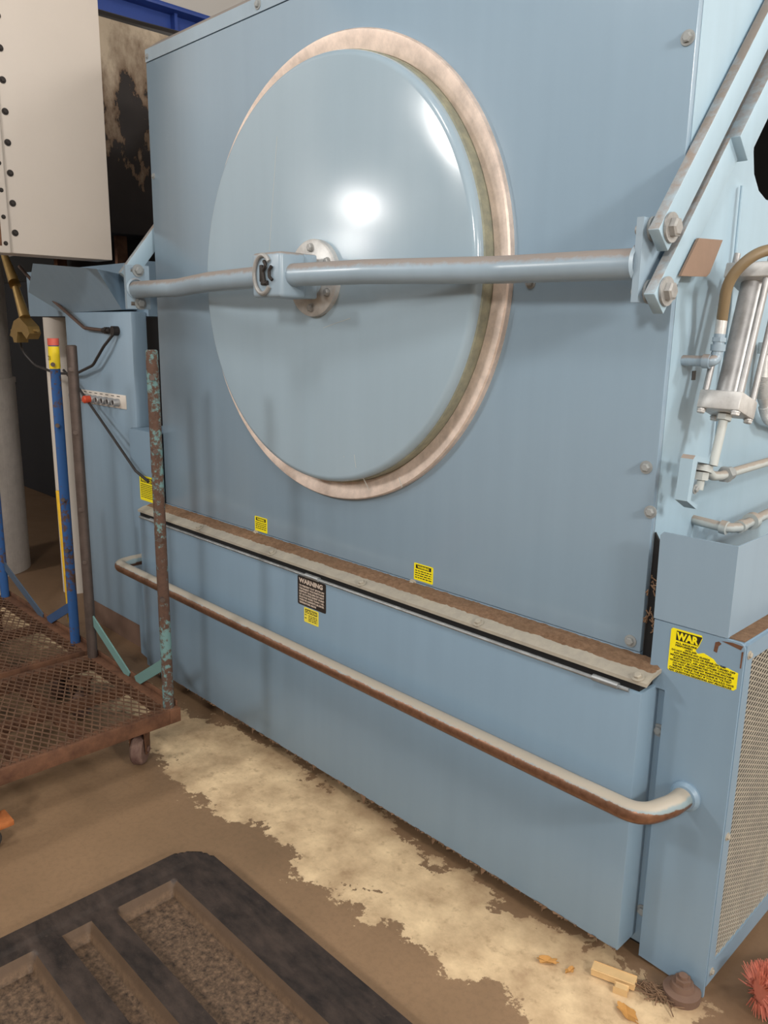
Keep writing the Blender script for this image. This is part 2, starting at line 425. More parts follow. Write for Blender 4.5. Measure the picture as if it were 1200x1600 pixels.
# hub flange
b = MB(); b.lathe([(0, -.1), (.112, -.1), (.118, -.096), (.118, -.076), (0, -.076)], c, 56)
hf = b.build('hub_flange', M_GALV, D)
for k in range(6):
    a = math.radians(30+60*k); bolt(hf, (XC+.092*math.cos(a), -.1, ZC+.092*math.sin(a)), (0, -1, 0), .0125, M_BOLT, washer=1.1)
b = MB(); b.cyl((XC, -.095, ZC), (XC, -.2, ZC), .055, 28); b.box(XC-.05, XC+.055, -.19, -.12, ZC-.066, ZC+.066, .006); b.build('hub_boss', M_BAR, D)
# pivot block with its round opening and spring clip
b = MB(); b.box(XC-.074, XC+.072, -.275, -.178, ZC-.066, ZC+.066, .012, 3)
pb = b.build('pivot_block', M_BAR, D)
yb = -.2765
b = MB(); rp = [(XC-.012+.042*math.cos(t), yb-.002, ZC+.002+.056*math.sin(t)) for t in [math.radians(40+i*280/30) for i in range(31)]]
b.tube(rp, .007, 10); b.build('retaining_ring', M_BOLT, pb)
b = MB(); b.tube(fillet([(XC-.002, yb-.004, ZC+.04), (XC+.01, yb-.006, ZC+.028), (XC-.006, yb-.006, ZC+.01), (XC+.002, yb-.006, ZC-.026), (XC+.016, yb-.006, ZC-.024)], .012), .0055, 8)
b.tube(fillet([(XC+.036, yb-.004, ZC+.024), (XC+.026, yb-.006, ZC+.012), (XC+.026, yb-.006, ZC-.006), (XC+.038, yb-.004, ZC-.016)], .01), .005, 8)
b.box(XC-.02, XC+.014, yb-.006, yb+.002, ZC-.03, ZC-.016, .003); b.box(XC-.028, XC-.012, yb-.004, yb+.002, ZC-.02, ZC+.03, .003)
b.build('spring_clip', M_DARKST, pb)
# door bar: straight at both ends, set out towards the hub
TZ = 1.748
b = MB(); b.tube(fillet([(-.027, -.112, TZ-.002), (-.40, -.112, TZ), (XC+.35, -.19, TZ+.006), (XC+.06, -.226, ZC)], .25, 8), .0335, 28); b.build('door_bar', M_BAR, D)
b = MB(); b.tube(fillet([(XL+.035, -.112, TZ-.006), (XL+.37, -.112, TZ-.006), (XL+.72, -.20, TZ), (XC-.06, -.226, ZC)], .2, 8), .0335, 28); b.build('door_bar', M_BAR, D)
# end plates with slots, bolts and lifting arms (both sides)
def plate_mesh(x0, x1, yc, zc, wy, hz, slots):
    """plate in the YZ plane with slot holes: built from strips around the slots"""
    b = MB(); y0, y1 = yc-wy/2, yc+wy/2; z = zc-hz/2
    for (sy0, sy1, sz0, sz1) in sorted(slots, key=lambda s: s[2]):
        b.box(x0, x1, y0, y1, z, sz0); b.box(x0, x1, y0, sy0, sz0, sz1); b.box(x0, x1, sy1, y1, sz0, sz1); z = sz1
    b.box(x0, x1, y0, y1, z, zc+hz/2)
    return b
def xs(x, sgn): return (x, x+sgn)
for side in (1, -1):
    xp = -.026 if side == 1 else XL+.032       # plate plane
    yc = -.085 if side == 1 else -.1
    slots = [(yc-.03, yc+.03, 1.812, 1.828), (yc-.035, yc+.02, 1.678, 1.694)]
    x0, x1 = (xp, xp+.016) if side == 1 else (xp-.016, xp)
    pl = plate_mesh(x0, x1, yc, 1.752, .105, .175, slots).build('end_plate', M_BAR, D)
    pl['label'] = 'slotted steel end plate of the door bar'
    b = MB()
    n = 1
    xc0 = xp+.001 if side == 1 else xp-.015
    b.lathe([(.034, 0), (.042, .004), (.034, .009)], (0, 0), 28, True)
    for v in b.bm.verts: v.co = Vector((xc0-.008*1+v.co.y if side == 1 else xp+v.co.y, -.112+v.co.x, TZ+v.co.z))
    b.build('weld', M_BAR, pl)
    xa = .017 if side == 1 else XL-.035          # arm centre plane
    for (y, z) in ((-.098, 1.818), (-.094, 1.688)):
        xe = (xp-.02, xa+.02) if side == 1 else (xa-.02, xp+.012)
        b = MB(); b.cyl((xe[0], y, z), (xe[1], y, z), .0105, 16); b.build('stud', M_BOLT, pl)
        if side == 1:
            b = MB(); b.cyl((xp+.0165, y, z), (xp+.0225, y, z), .026, 24); b.cyl((xp+.0225, y, z), (xp+.03, y, z), .018, 6); b.build('washer', M_DBOLT, pl)
            bolt(pl, (xa+.014, y, z), (1, 0, 0), .0215, M_BOLT)
        else:
            bolt(pl, (xp, y, z), (1, 0, 0), .0175, M_DBOLT)
    d = Vector((0, .637, .771)).normalized()
    for k, (y, z) in enumerate(((-.098, 1.818), (-.094, 1.688))):
        if side == -1 and k == 1: continue
        a0 = Vector((xa, y, z))-d*.036; a1 = Vector((xa, y, z))+d*1.25
        b = MB(); b.bar(a0, a1, .064, .026, (1, 0, 0), .003); ar = b.build('lift_arm', M_SIDE, D)
        if side == 1 and k == 1:
            s0 = Vector((xa+.018, y+.003, z))+d*.42; b = MB(); b.bar(s0, s0+d*.85, .07, .034, (1, 0, 0), .003); b.build('arm_stiffener', M_SIDE, ar)
# dusty plate beside the lower arm
b = MB(); b.prism([(-.05, 1.722), (.075, 1.727), (.09, 1.735), (.141, 1.812), (.02, 1.806)], 'x', .034, .04)
b.build('dusty_gusset_plate', M_DUSTPL, D)
# ledge between drum housing and base cover
LX0, LX1 = -2.395, .075
b = MB(); b.prism([(0, .815), (-.074, .804), (-.1, .793), (-.1, .784), (-.074, .795), (0, .806)], 'x', LX0, LX1)
lg = b.build('ledge', M_LIP, D)
for x in (-1.90, -1.406, -.925, -.443, .046): bolt(lg, (x, -.089, .7985), (0, -.4, .91), .011, M_LIP)
bolt(D, (-.783, 0, .812), (0, -1, .2), .011, M_LIP); bolt(D, (-1.631, 0, .812), (0, -1, .2), .011, M_LIP)
b = MB(); nx, ny = 260, 9; vs = []
for i in range(nx+1):
    row = []
    x = LX0+.004+(LX1-LX0-.006)*i/nx
    edge = -.071+.002*math.sin(i*.4)+random.uniform(-.003, .002)
    for j in range(ny+1):
        y = -.001+edge*j/ny; base = .815+y/.072*.012
        h = .0055*math.sin(math.pi*min(1, (j+1)/ny))**.5*(.5+random.random()) if j < ny else -.001
        if i in (0, nx): h = -.001
        row.append(b.bm.verts.new((x, y, base+h)))
    vs.append(row)
for i in range(nx):
    for j in range(ny): b.bm.faces.new((vs[i][j], vs[i+1][j], vs[i+1][j+1], vs[i][j+1]))
b.build('dust_layer', M_DUSTM, lg, 180, kind='stuff')
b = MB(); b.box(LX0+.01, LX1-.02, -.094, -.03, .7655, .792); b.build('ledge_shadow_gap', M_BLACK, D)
# base cover with hinge
CX0, CX1 = -2.38, .064
b = MB(); b.box(CX0, CX1, -.102, -.0085, .052, .765, .003)
cv = b.build('base_cover', M_BASE, D)
b = MB(); b.cyl((CX0+.01, -.1045, .7655), (CX1-.03, -.1045, .7655), .0055, 10); hg = b.build('hinge', M_HINGE, cv)
for x in (-2.235, -1.154, -.028):
    b = MB(); b.cyl((x-.035, -.107, .768), (x+.035, -.107, .768), .0085, 14); b.build('hinge_knuckle', M_HINGE, cv)
b = MB(); b.cyl((.025, -.105, .435), (.025, -.1, .435), .012, 12); b.cyl((.037, -.105, .437), (.037, -.1, .437), .008, 12); b.build('paint_drip', M_LIP, cv)
b = MB(); b.box(CX0+.05, CX1-.02, -.06, .6, .05, .06); b.box(CX0+.1, CX1-.03, -.008, .0, .06, .76); b.build('base_pan', M_DARKST, D)
b = MB(); b.box(CX0+.15, CX1, .02, .04, 0.0, .052); b.build('underside_shade_strip', M_BLACK, D)  # black strip added to deepen the dark under the cover
# corner posts
def post(x0, x1, ztop, rounded):
    b = MB(); pz = [(x0, .03), (x1, .0), (x1, ztop-.012), (x1-.004, ztop-.004), (x1-.012, ztop), (x0, ztop)]
    b.prism(pz, 'y', -.03, -.022); b.box(x0, x0+.008, -.022, .5, .03, ztop); b.box(x0, x1-.006, -.022, .5, ztop-.008, ztop)
    return b
b = MB(); b.prism([(.088, .012), (.262, .0), (.262, .918), (.258, .926), (.25, .93), (.045, .93), (.045, .76), (.088, .76)], 'y', -.03, -.022)
b.box(.045, .053, -.004, .5, .03, .93); b.box(.045, .256, -.022, .5, .922, .93); b.box(.045, .095, -.008, -.004, .03, .92); b.box(.088, .092, -.022, -.008, .03, .76)
cp = b.build('corner_post', M_BASE, D)
b = MB(); b.prism([(.002, .8), (.043, .8), (.043, 1.02), (.03, 1.09), (.004, 1.13)], 'y', .012, .02); b.build('gap_shade_strip', M_BLACK, D)  # black strip painting the shade in the slot between panel and post
b = MB()
for k in range(40):
    p = Vector((random.uniform(.004, .04), random.uniform(-.006, .01), random.uniform(.98, 1.02)+random.choice((0, -.09))))
    b.tube([p, p+Vector((random.uniform(-.015, .015), random.uniform(-.008, .008), random.uniform(-.02, .02)))], .0016, 5)
b.build('gap_lint', M_LINT, D, kind='stuff')
b = MB(); b.box(.215, .2555, -.02, .5, .9305, .9345); b.build('dust_layer', M_DUSTM, cp)
b = MB(); b.box(.1, .2, .01, .5, .02, .91); b.build('lint_filled_core', M_DARKST, cp)
for x, z in ((.073, .642), (.078, .128)): bolt(cp, (x, -.008, z), (0, -1, 0), .0115)
b = MB(); b.cyl((.076, -.0088, .43), (.076, -.007, .43), .006, 10); b.build('screw_hole', M_BLACK, cp)
lp = post(-2.575, -2.35, 1.136, False).build('corner_post', M_BASE, D)
# expanded-metal guard on the side of the post
b = MB(); gx0, gx1 = .2555, .264
b.box(gx0, gx1, -.024, .012, .03, .925); b.box(gx0, gx1, .46, .5, .03, .925); b.box(gx0, gx1, .012, .46, .885, .925); b.box(gx0, gx1, .012, .46, .03, .085)
gd = b.build('mesh_guard', M_BASE, D)
b = MB(); pitch = .0125; sl = .42
y0, y1, z0, z1 = .012, .46, .085, .885
for sgn in (1, -1):
    k = z0-sl*(y1-y0)
    while k < z1+sl*(y1-y0):
        pts = []
        ya = y0; za = k if sgn == 1 else k+0.0
        # line z = k + sgn*sl*(y-y0)
        lo, hi = y0, y1
        if sgn == 1:
            lo = max(lo, y0+(z0-k)/sl); hi = min(hi, y0+(z1-k)/sl)
        else:
            lo = max(lo, y0+(k-z1)/sl); hi = min(hi, y0+(k-z0)/sl)
        if hi-lo > .01:
            f = lambda y: k+sgn*sl*(y-y0)
            b.bar((.2595+.0008*sgn, lo, f(lo)), (.2595+.0008*sgn, hi, f(hi)), .0026, .0016, (1, 0, 0))
        k += pitch
b.build('expanded_mesh', M_LIP, gd, kind='stuff')
for y, z in ((-.008, .9), (-.006, .44), (.0, .06)): bolt(gd, (gx1, y, z), (1, 0, 0), .007, M_LIP)
# open sheet-metal box above the post
b = MB(); b.prism([(.043, .933), (.222, .933), (.222, 1.147), (.048, 1.147), (.04, 1.138)], 'y', -.031, -.028)
b.box(.219, .222, -.028, .6, .933, 1.147); b.build('lint_box', M_PANEL, D)
# bumper rail
RY = -.178
b = MB(); b.tube(fillet([(.165, -.03, .512), (.162, -.09, .511), (.13, RY, .506), (-.05, RY, .506), (-2.34, RY, .532), (-2.46, RY, .534), (-2.475, -.1, .535), (-2.475, -.03, .535)], .075, 10), .0255, 24)
rl = b.build('bumper_rail', M_RAIL, D)
for x, z in ((.166, .513), (-2.475, .535)):
    b = MB(); b.lathe([(.0, -.03), (.037, -.03), (.037, -.036), (.03, -.045), (.0, -.045)], (x, z), 28); b.build('rail_flange', M_BASE, rl)
# levelling foot at the corner
b = MB(); b.lathe([(.0, 0), (.045, 0), (.045, .02), (.03, .026), (.026, .04), (0, .04)], (0, 0), 24)
for v in b.bm.verts: v.co = Vector((.222+v.co.x, -.062+v.co.z, v.co.y))
b.cyl((.222, -.062, .03), (.222, -.062, .06), .011, 12); b.cyl((.222, -.062, .04), (.222, -.062, .052), .02, 6)
b.build('levelling_foot', M_RUSTBASE, D)
# lint hanging from the bottom edge of the cover
b = MB()
for i in range(420):
    x = random.uniform(CX0+.05, CX1-.01); l = random.uniform(.002, .009)+(random.random() > .97)*random.uniform(.008, .025); wd = random.uniform(.004, .014)
    y = random.uniform(-.104, -.092); dx = random.uniform(-.012, .012)
    v = [b.bm.verts.new(p) for p in ((x-wd, y, .056), (x+wd, y, .056), (x+dx+wd*.3, y-.004, .056-l), (x+dx-wd*.3, y+.003, .056-l*.9))]
    u = [b.bm.verts.new(p.co+Vector((0, .003, 0))) for p in v]
    b.bm.faces.new(v); b.bm.faces.new(u[::-1])
    for q in range(4): b.bm.faces.new((v[q], u[q], u[(q+1) % 4], v[(q+1) % 4]))
b.build('lint_fringe', M_LINT, D, kind='stuff')
# ------------------------------------------------------------------ fittings on the dryer's side
ax = Vector((0, .094, .313)).normalized(); pxd = Vector((1, 0, 0)); cr = ax.cross(pxd)
rot = Matrix((pxd, cr, ax)).transposed(); C0 = Vector((.098, .118, 1.418))
b = MB(); b.cyl(C0+ax*.04, C0+ax*.31, .031, 32); cy = b.build('pneumatic_cylinder', M_CHROME, D)
b = MB(); b.obox(C0+ax*.022, (.1, .1, .044), rot, .004); b.build('end_cap', M_GALV, cy)
b = MB(); b.obox(C0+ax*.327, (.11, .11, .036), rot, .004); b.build('end_cap', M_GALV, cy)
for sx in (-1, 1):
    for sy in (-1, 1):
        o = pxd*.04*sx+cr*.04*sy
        b = MB(); b.cyl(C0+o-ax*.004, C0+o+ax*.37, .0075, 12); b.build('tie_rod', M_CHROME, cy)
        bolt(cy, C0+o-ax*.001, -ax, .0105, M_GALV, washer=1.0)
b = MB(); b.cyl(C0-ax*.002, C0-ax*.016, .018, 6); b.cyl(C0-ax*.01, C0-ax*.125, .0105, 16); b.build('piston_rod', M_PALE, cy)
b = MB(); b.cyl(C0+ax*.02+cr*.05, C0+ax*.02+cr*.06, .011, 6); b.cyl(C0+ax*.02+cr*.06, C0+ax*.02+cr*.085, .0085, 14); b.build('breather_plug', M_BRASS, cy)
# yoke bracket below the rod
b = MB(); b.prism([(-.012, 1.322), (-.002, 1.33), (.145, 1.30), (.145, 1.288), (.012, 1.314), (-.004, 1.226), (.036, 1.208), (.03, 1.2), (-.022, 1.226)], 'x', .062, .092)
yk = b.build('rod_bracket', M_SIDE, D)
bolt(yk, (.092, .012, 1.25), (1, 0, 0), .008)
b = MB(); b.cyl((.075, .085, 1.296), (.075, .08, 1.281), .022, 20); b.cyl((.075, .08, 1.281), (.075, .078, 1.262), .017, 6); b.cyl((.075, .078, 1.262), (.075, .074, 1.238), .009, 14); b.build('clevis_nut', M_PALE, yk)
b = MB(); b.tube(fillet([(.075, .09, 1.288), (.07, .15, 1.262), (.068, .2, 1.256), (.06, .9, 1.262)], .04, 6), .0115, 14); b.build('link_rod', M_PALE, yk)
b = MB(); b.cyl((.068, .225, 1.256), (.067, .245, 1.256), .021, 6); b.cyl((.067, .245, 1.256), (.067, .262, 1.256), .017, 18); b.build('lock_nut', M_DBOLT, yk)
# air pipe with elbow and hose
b = MB(); b.tube(fillet([(.0, .082, 1.538), (.07, .082, 1.538), (.074, .095, 1.545), (.074, .1, 1.6)], .03, 6), .0125, 16)
ap = b.build('air_pipe', M_BAR, D)
b = MB(); b.cyl((.05, .082, 1.538), (.066, .083, 1.538), .0165, 18); b.build('elbow_collar', M_BAR, ap)
b = MB(); b.cyl((.074, .098, 1.562), (.074, .098, 1.577), .0165, 18); b.build('elbow_collar', M_BAR, ap)
b = MB(); b.cyl((.074, .099, 1.582), (.074, .1, 1.592), .0165, 6); b.build('hex_collar', M_BAR, ap)
b = MB(); b.cyl((.074, .1, 1.6), (.074, .103, 1.638), .0125, 16); b.build('hose_ferrule', M_GALV, ap)
b = MB(); b.tube(fillet([(.074, .103, 1.63), (.085, .085, 1.72), (.13, .1, 1.775), (.165, .16, 1.79), (.18, .4, 1.74)], .1, 10), .0125, 16); b.build('air_hose', M_HOSE, ap)
# lower drain pipe with elbow
b = MB(); b.tube(fillet([(.0, .226, 1.128), (.09, .226, 1.122), (.105, .26, 1.121), (.105, .9, 1.15)], .03, 6), .0125, 16); dp = b.build('drain_pipe', M_PALE, D)
b = MB(); b.cyl((.074, .226, 1.123), (.09, .226, 1.122), .0175, 18); b.build('elbow_collar', M_PALE, dp)
b = MB(); b.cyl((.105, .262, 1.122), (.105, .282, 1.123), .0165, 18); b.build('elbow_collar', M_PALE, dp)
b = MB(); b.cyl((.105, .33, 1.125), (.105, .352, 1.126), .022, 18); b.build('union_nut', M_PALE, dp)
# corrugated conduit at the rear
b = MB(); pth = fillet([(.03, .5, 1.56), (.03, .498, 1.46), (.035, .55, 1.37), (.035, .75, 1.33)], .1, 30)
b.tube(pth, [.017 if i % 2 else .0125 for i in range(len(pth))], 12); b.cyl((.03, .5, 1.55), (.03, .5, 1.58), .021, 14); b.build('corrugated_conduit', M_GALV, D)
b = MB(); b.tube([(.012, .28, 1.95), (.012, .285, 1.7), (.012, .285, 1.3)], .004, 8); b.build('thin_air_line', M_SIDE, D)
b = MB(); b.box(.0, .001, .136, .156, 1.49, 1.512); b.build('small_black_tag', M_LBLACK, D)
# ------------------------------------------------------------------ labels on the dryer
def sticker(x0, x1, z0, z1, y, mat, name, label):
    b = MB(); r = min(x1-x0, z1-z0)*.06; pts = []
    for cx, cz, a0 in ((x1-r, z1-r, 0), (x0+r, z1-r, 90), (x0+r, z0+r, 180), (x1-r, z0+r, 270)):
        for k in range(4): a = math.radians(a0+30*k); pts.append((cx+r*math.cos(a), cz+r*math.sin(a)))
    b.prism(pts, 'y', y-.0008, y); o = b.build(name, mat, D); o['label'] = label; return o
def head(x0, x1, z0, z1, y):
    b = MB(); b.box(x0, x1, y-.0011, y-.0008, z0, z1); me = bpy.data.meshes.new('h'); b.bm.to_mesh(me); b.bm.free(); return me
# left post
st = sticker(-2.497, -2.338, .814, .93, -.03, M_YELLOW, 'warning_label', 'yellow warning label on the far post')
lettering(st, [head(-2.484, -2.352, .9, .922, -.03)]+[line_mesh(-2.487, -2.35, .888-.0085*k, .0035, -.0308) for k in range(8)], M_INK)
lettering(st, [fit_text('WARNING', .016, -2.478, -2.358, .903, -.0314, .0006)], M_YELLOW)
# small ones on the front panel
for (x0, x1, z0, z1, lab) in ((-1.636, -1.556, .826, .884, 'small yellow warning label left of centre'), (-.779, -.698, .829, .884, 'small yellow warning label right of centre')):
    st = sticker(x0, x1, z0, z1, 0, M_YELLOW, 'warning_label', lab)
    lettering(st, [head(x0+.008, x1-.008, z1-.0165, z1-.004, 0)]+[line_mesh(x0+.006, x1-.006, z1-.025-.0075*k, .0032, -.0008) for k in range(4)], M_INK)
    lettering(st, [fit_text('WARNING', .0075, x0+.016, x1-.016, z1-.014, -.0013, .0003)], M_YELLOW)
# black warning on the base cover
st = sticker(-1.241, -1.088, .652, .757, -.102, M_LBLACK, 'warning_label', 'black warning label with pale lettering')
tx = ['TO PREVENT FLAT SPOTS ON', 'THE BASKET POLYURETHANE', 'SUPPORT ROLLERS DO NOT', 'LET ROTATING BASKET STAND', 'IDLE FOR MORE THAN 1 HR.', 'WHEN NO GARMENTS OR DRYER', 'TEMPERATURE ABOVE']
its = [fit_text('WARNING', .016, -1.232, -1.1, .7335, -.1029, .0008)]
for k, t in enumerate(tx): its.append(fit_text(t, .0064, -1.232, -1.098 if len(t) > 20 else -1.14, .7195-.0102*k, -.1029, .00025))
lettering(st, its, M_LWHITE)
st = sticker(-1.206, -1.128, .594, .648, -.102, M_YELLOW2, 'caution_label', 'small yellow caution label under the black one')
lettering(st, [head(-1.199, -1.135, .6285, .643, -.102)]+[line_mesh(-1.182, -1.134, .62-.006*k, .0026, -.1028) for k in range(4)]+[line_mesh(-1.202, -1.19, .62-.012*k, .003, -.1028) for k in range(2)], M_INK)
lettering(st, [fit_text('CAUTION', .0095, -1.196, -1.138, .631, -.1033, .0004)], M_YELLOW2)
# torn warning label on the near post
Y = -.03; x0, x1, z0, z1 = .089, .253, .815, .922
b = MB()
poly = [(x0+.004, z0), (x1-.012, z0), (x1-.006, z0-.0), (x1, z0+.006), (x1, z0+.044), (x1-.014, z0+.046), (x1-.024, z0+.049), (x1-.036, z0+.046), (x1-.05, z0+.051), (x1-.057, z0+.059), (x1-.066, z0+.062), (x1-.082, z0+.067), (x1-.096, z0+.061), (x1-.101, z0+.067), (x1-.095, z0+.078), (x1-.088, z0+.1), (x1-.09, z1), (x0+.004, z1), (x0, z1-.004), (x0, z0+.004)]
b.prism(poly, 'y', Y-.0009, Y); st = b.build('warning_label', M_YELLOW, D); st['label'] = 'large yellow warning label with its corner torn off'
b = MB(); b.prism([(x0+.014, z1-.0275), (x1-.096, z1-.0275), (x1-.0885, z1-.005), (x1-.089, z1-.004), (x0+.014, z1-.004)], 'y', Y-.0012, Y-.0009); me = bpy.data.meshes.new('h'); b.bm.to_mesh(me); b.bm.free()
rows = [('ALL REQUIRE', .014, .066, 0), ('PERFORMED', .014, .056, 1), ('UNTIL SAFE', .038, .066, 2), ('DO NOT REMOVE ANY GUARDS', .006, .098, 3), ('ANY MAINTENANCE OR REPAIR ON THIS', .012, .136, 4.0), ('MACHINE UNTIL YOU HAVE FIRST TURNED OFF', .004, .158, 5), ('ELECTRICITY, AIR AND OTHER UTILITIES', .012, .15, 6), ('WHICH MAY BE CONNECTED TO THE MACHINE', .004, .157, 7), ('DO NOT PERFORM ANY MAINTENANCE OR', .012, .152, 8), ('REPAIR WHILE THE MACHINE IS "TILTED"', .012, .152, 9), ('CONTACT THE FACTORY IF YOU SHOULD HAVE', .004, .158, 10), ('ANY QUESTIONS REGARDING ANY PROCEDURE', .004, .154, 11)]
its = [me]
for t, a, e, k in rows: its.append(fit_text(t, .0042, x0+a, x0+e, z1-.0355-.0064*k, Y-.0010, .0002, maxsq=1.6))
lettering(st, its, M_INK)
lettering(st, [fit_text('WAR', .017, x0+.016, x1-.0945, z1-.0245, Y-.0014, .0012, maxsq=1.4)], M_YELLOW)
b = MB(); b.prism([(x1-.06, z1-.028), (x1-.052, z1-.03), (x1-.05, z1-.014), (x1-.044, z1-.006), (x1-.05, z1-.002), (x1-.058, z1-.006)], 'y', Y-.0006, Y)
b.prism([(x1-.044, z1+.001), (x1, z1-.008), (x1+.004, z1+.002), (x1-.02, z1+.004)], 'y', Y-.0006, Y); b.prism([(x1+.002, z1-.05), (x1+.005, z1-.05), (x1+.006, z1-.01), (x1+.002, z1-.012)], 'y', Y-.0006, Y)
b.build('rust_spot', M_RUST, D, kind='stuff')
# ------------------------------------------------------------------ control cabinet beyond the dryer
K = thing('control_cabinet', (-2.97, .07, 0), 'blue-grey control cabinet with a row of push buttons', 'cabinet')
b = MB(); b.box(-3.33, -2.618, .03, .11, .12, 1.66, .008); b.build('body', M_CAB, K)
b = MB(); b.box(-3.32, -2.63, .035, .105, .0, .12); b.build('rusted_base', M_RUSTBASE, K)
b = MB(); b.box(-4.0, -2.6, .11, .5, 1.64, 1.885); b.build('header_box', M_CAB, K)
b = MB(); V = [Vector(p) for p in ((-3.352, .031, 1.655), (-2.70, .031, 1.668), (-2.614, -.12, 1.837), (-3.31, -.12, 1.89), (-3.55, -.06, 1.76))]
A_ = [b.bm.verts.new(p) for p in V]; B_ = [b.bm.verts.new((p.x-(.25 if k in (2, 3) else 0), .109, max(p.z, 1.67))) for k, p in enumerate(V)]
b.bm.faces.new(A_); b.bm.faces.new(B_[::-1])
for k in range(5): b.bm.faces.new((A_[k], B_[k], B_[(k+1) % 5], A_[(k+1) % 5]))
b.build('sloping_duct', M_CAB, K)
b = MB(); b.box(-3.3, -2.702, .026, .03, 1.208, 1.274, .001); bp = b.build('button_plate', M_CREAM, K)
for i in range(9):
    x = -2.775-i*.06
    b = MB(); b.lathe([(.0, .026), (.0185, .026), (.0185, .0), (.016, -.006), (.012, -.006), (.012, .0), (.0, .0)], (x, 1.236-.0), 20)
    pbt = b.build('push_button', M_CHROME, bp)
    b = MB(); red = i in (4, 6)
    if i == 4: b.lathe([(0, -.004), (.0115, -.004), (.0185, -.008), (.0195, -.036), (.014, -.042), (0, -.042)], (x, 1.236), 20)
    else: b.lathe([(0, .002), (.0115, .002), (.0115, -.003 if not red else -.012), (0, -.003 if not red else -.012)], (x, 1.236), 16)
    b.build('button_cap', M_RED if red else M_LBLACK, pbt)
lettering(bp, [line_mesh(-2.79-i*.06, -2.76-i*.06, 1.2625, .004, .0258) for i in range(9)], M_INK)
b = MB(); b.cyl((-2.75, .03, 1.572), (-2.75, .0, 1.572), .022, 18); b.cyl((-2.85, .005, 1.573), (-2.77, .005, 1.572), .012, 14); b.cyl((-2.82, .005, 1.573), (-2.8, .005, 1.573), .018, 6); b.build('conduit_fitting', M_DARKST, K)
b = MB(); b.tube(fillet([(-2.84, .005, 1.573), (-3.05, .005, 1.582), (-3.55, -.02, 1.80), (-3.75, -.02, 1.9)], .06, 6), .0085, 10); b.build('copper_tube', M_COPPER, K)
# black cable hanging from the fitting
b = MB(); b.tube(fillet([(-2.75, .01, 1.56), (-2.82, -.01, 1.5), (-2.95, -.01, 1.405), (-3.15, -.01, 1.355), (-3.4, -.01, 1.345), (-3.62, -.03, 1.38), (-3.72, -.06, 1.46), (-3.60, -.1, 1.57)], .12, 8), .007, 10)
b.build('drooping_cable', M_CABLE, label='thin black cable drooping from the cabinet fitting behind the posts', cat='cable')
b = MB(); b.tube([(-3.32, .0, 1.365), (-3.18, .0, 1.3), (-2.8, -.035, 1.12), (-2.47, -.062, .955), (-2.36, -.06, .92)], .0065, 10)
b.build('slanting_cable', M_CABLE, label='black cable slanting down across the button plate to the dryer', cat='cable')
# flexible conduit with its cast fitting
FC = thing('flexible_conduit', (-3.6, -.1, 1.55), 'brass-coloured corrugated conduit ending in a cast fitting', 'conduit')
pth = fillet([(-3.73, -.1, 1.95), (-3.62, -.1, 1.80), (-3.52, -.1, 1.63)], .3, 60)
pth2 = []
for i in range(48):
    t = i/47*(len(pth)-1); k = min(int(t), len(pth)-2); pth2.append(pth[k].lerp(pth[k+1], t-k))
b = MB(); b.tube(pth2, [.028 if i % 2 else .018 for i in range(48)], 12); b.build('corrugated_tube', M_BRASS, FC)
b = MB(); b.prism([(-3.67, 1.535), (-3.60, 1.61), (-3.52, 1.63), (-3.42, 1.585), (-3.40, 1.55), (-3.44, 1.52), (-3.50, 1.555), (-3.56, 1.555), (-3.58, 1.50), (-3.62, 1.50), (-3.63, 1.525)], 'y', -.13, -.07); b.build('cast_fitting', M_BRASS, FC)
b = MB(); b.cyl((-3.71, -.1, 1.56), (-3.64, -.1, 1.565), .01, 10); b.build('clamp_screw', M_BRASS, FC)
b = MB(); b.cyl((-3.42, -.1, 1.565), (-3.36, -.1, 1.565), .008, 10); b.build('clamp_screw', M_BRASS, FC)
# ------------------------------------------------------------------ overhead cabinet, peeling duct, beam, columns
H = thing('hanging_cabinet', (-2.68, -.6, 1.875), 'off-white sheet-metal cabinet hanging overhead above the carts', 'cabinet')
b = MB(); b.box(-2.74, -2.6, -1.3, -.05, 1.876, 3.6, .004); hb = b.build('cabinet_body', M_DUCT, H)
b = MB(); b.box(-2.602, -2.578, -1.3, -.49, 1.872, 2.6, .008); fl = b.build('cover_flange', M_DUCT, H)
for i in range(12): bolt(hb, (-2.6, -.462, 1.955+i*.113), (1, 0, 0), .009, M_DARKST)
for i in range(6): bolt(fl, (-2.578, -.51, 1.91+i*.1), (1, 0, 0), .006, M_DARKST)
b = MB(); b.box(-2.5785, -2.5765, -.535, -.525, 1.9, 2.5); b.build('flange_groove', M_RUST, fl)
b = MB(); b.box(-4.3, -3.3, .0, 1.9, 2.07, 3.1, .01)
b.build('peeling_duct', M_PEEL, label='big old duct with cream paint peeling off dark metal', cat='duct')
DS = thing('duct_stand', (-3.7, .6, 1.886), 'dark iron stand under the peeling duct', 'stand')
b = MB(); b.box(-4.2, -3.31, .16, .2, 2.03, 2.068, .003); b.build('cross_angle', M_DARKST, DS)
b = MB(); b.box(-3.40, -3.37, .36, .42, 1.887, 2.068); b.build('leg', M_RUST, DS)
b = MB(); b.box(-4.2, -4.15, .36, .42, 1.887, 2.068); b.build('leg', M_RUST, DS)
b = MB(); b.box(-5.6, -3.0, .52, .54, 1.887, 2.068); b.build('duct_shade_sheet', M_BLACK, DS)  # black sheet added to make the space under the duct dark
BM = thing('overhead_beam', (-4.1, 1.4, 3.3), 'bright blue steel beam overhead above the peeling duct', 'beam')
b = MB(); b.box(-4.02, -3.98, .2, 2.8, 3.2, 3.47); b.build('web', M_BEAM, BM)
b = MB(); b.box(-4.12, -3.88, .2, 2.8, 3.46, 3.485, .002); b.build('top_flange', M_BEAM, BM)
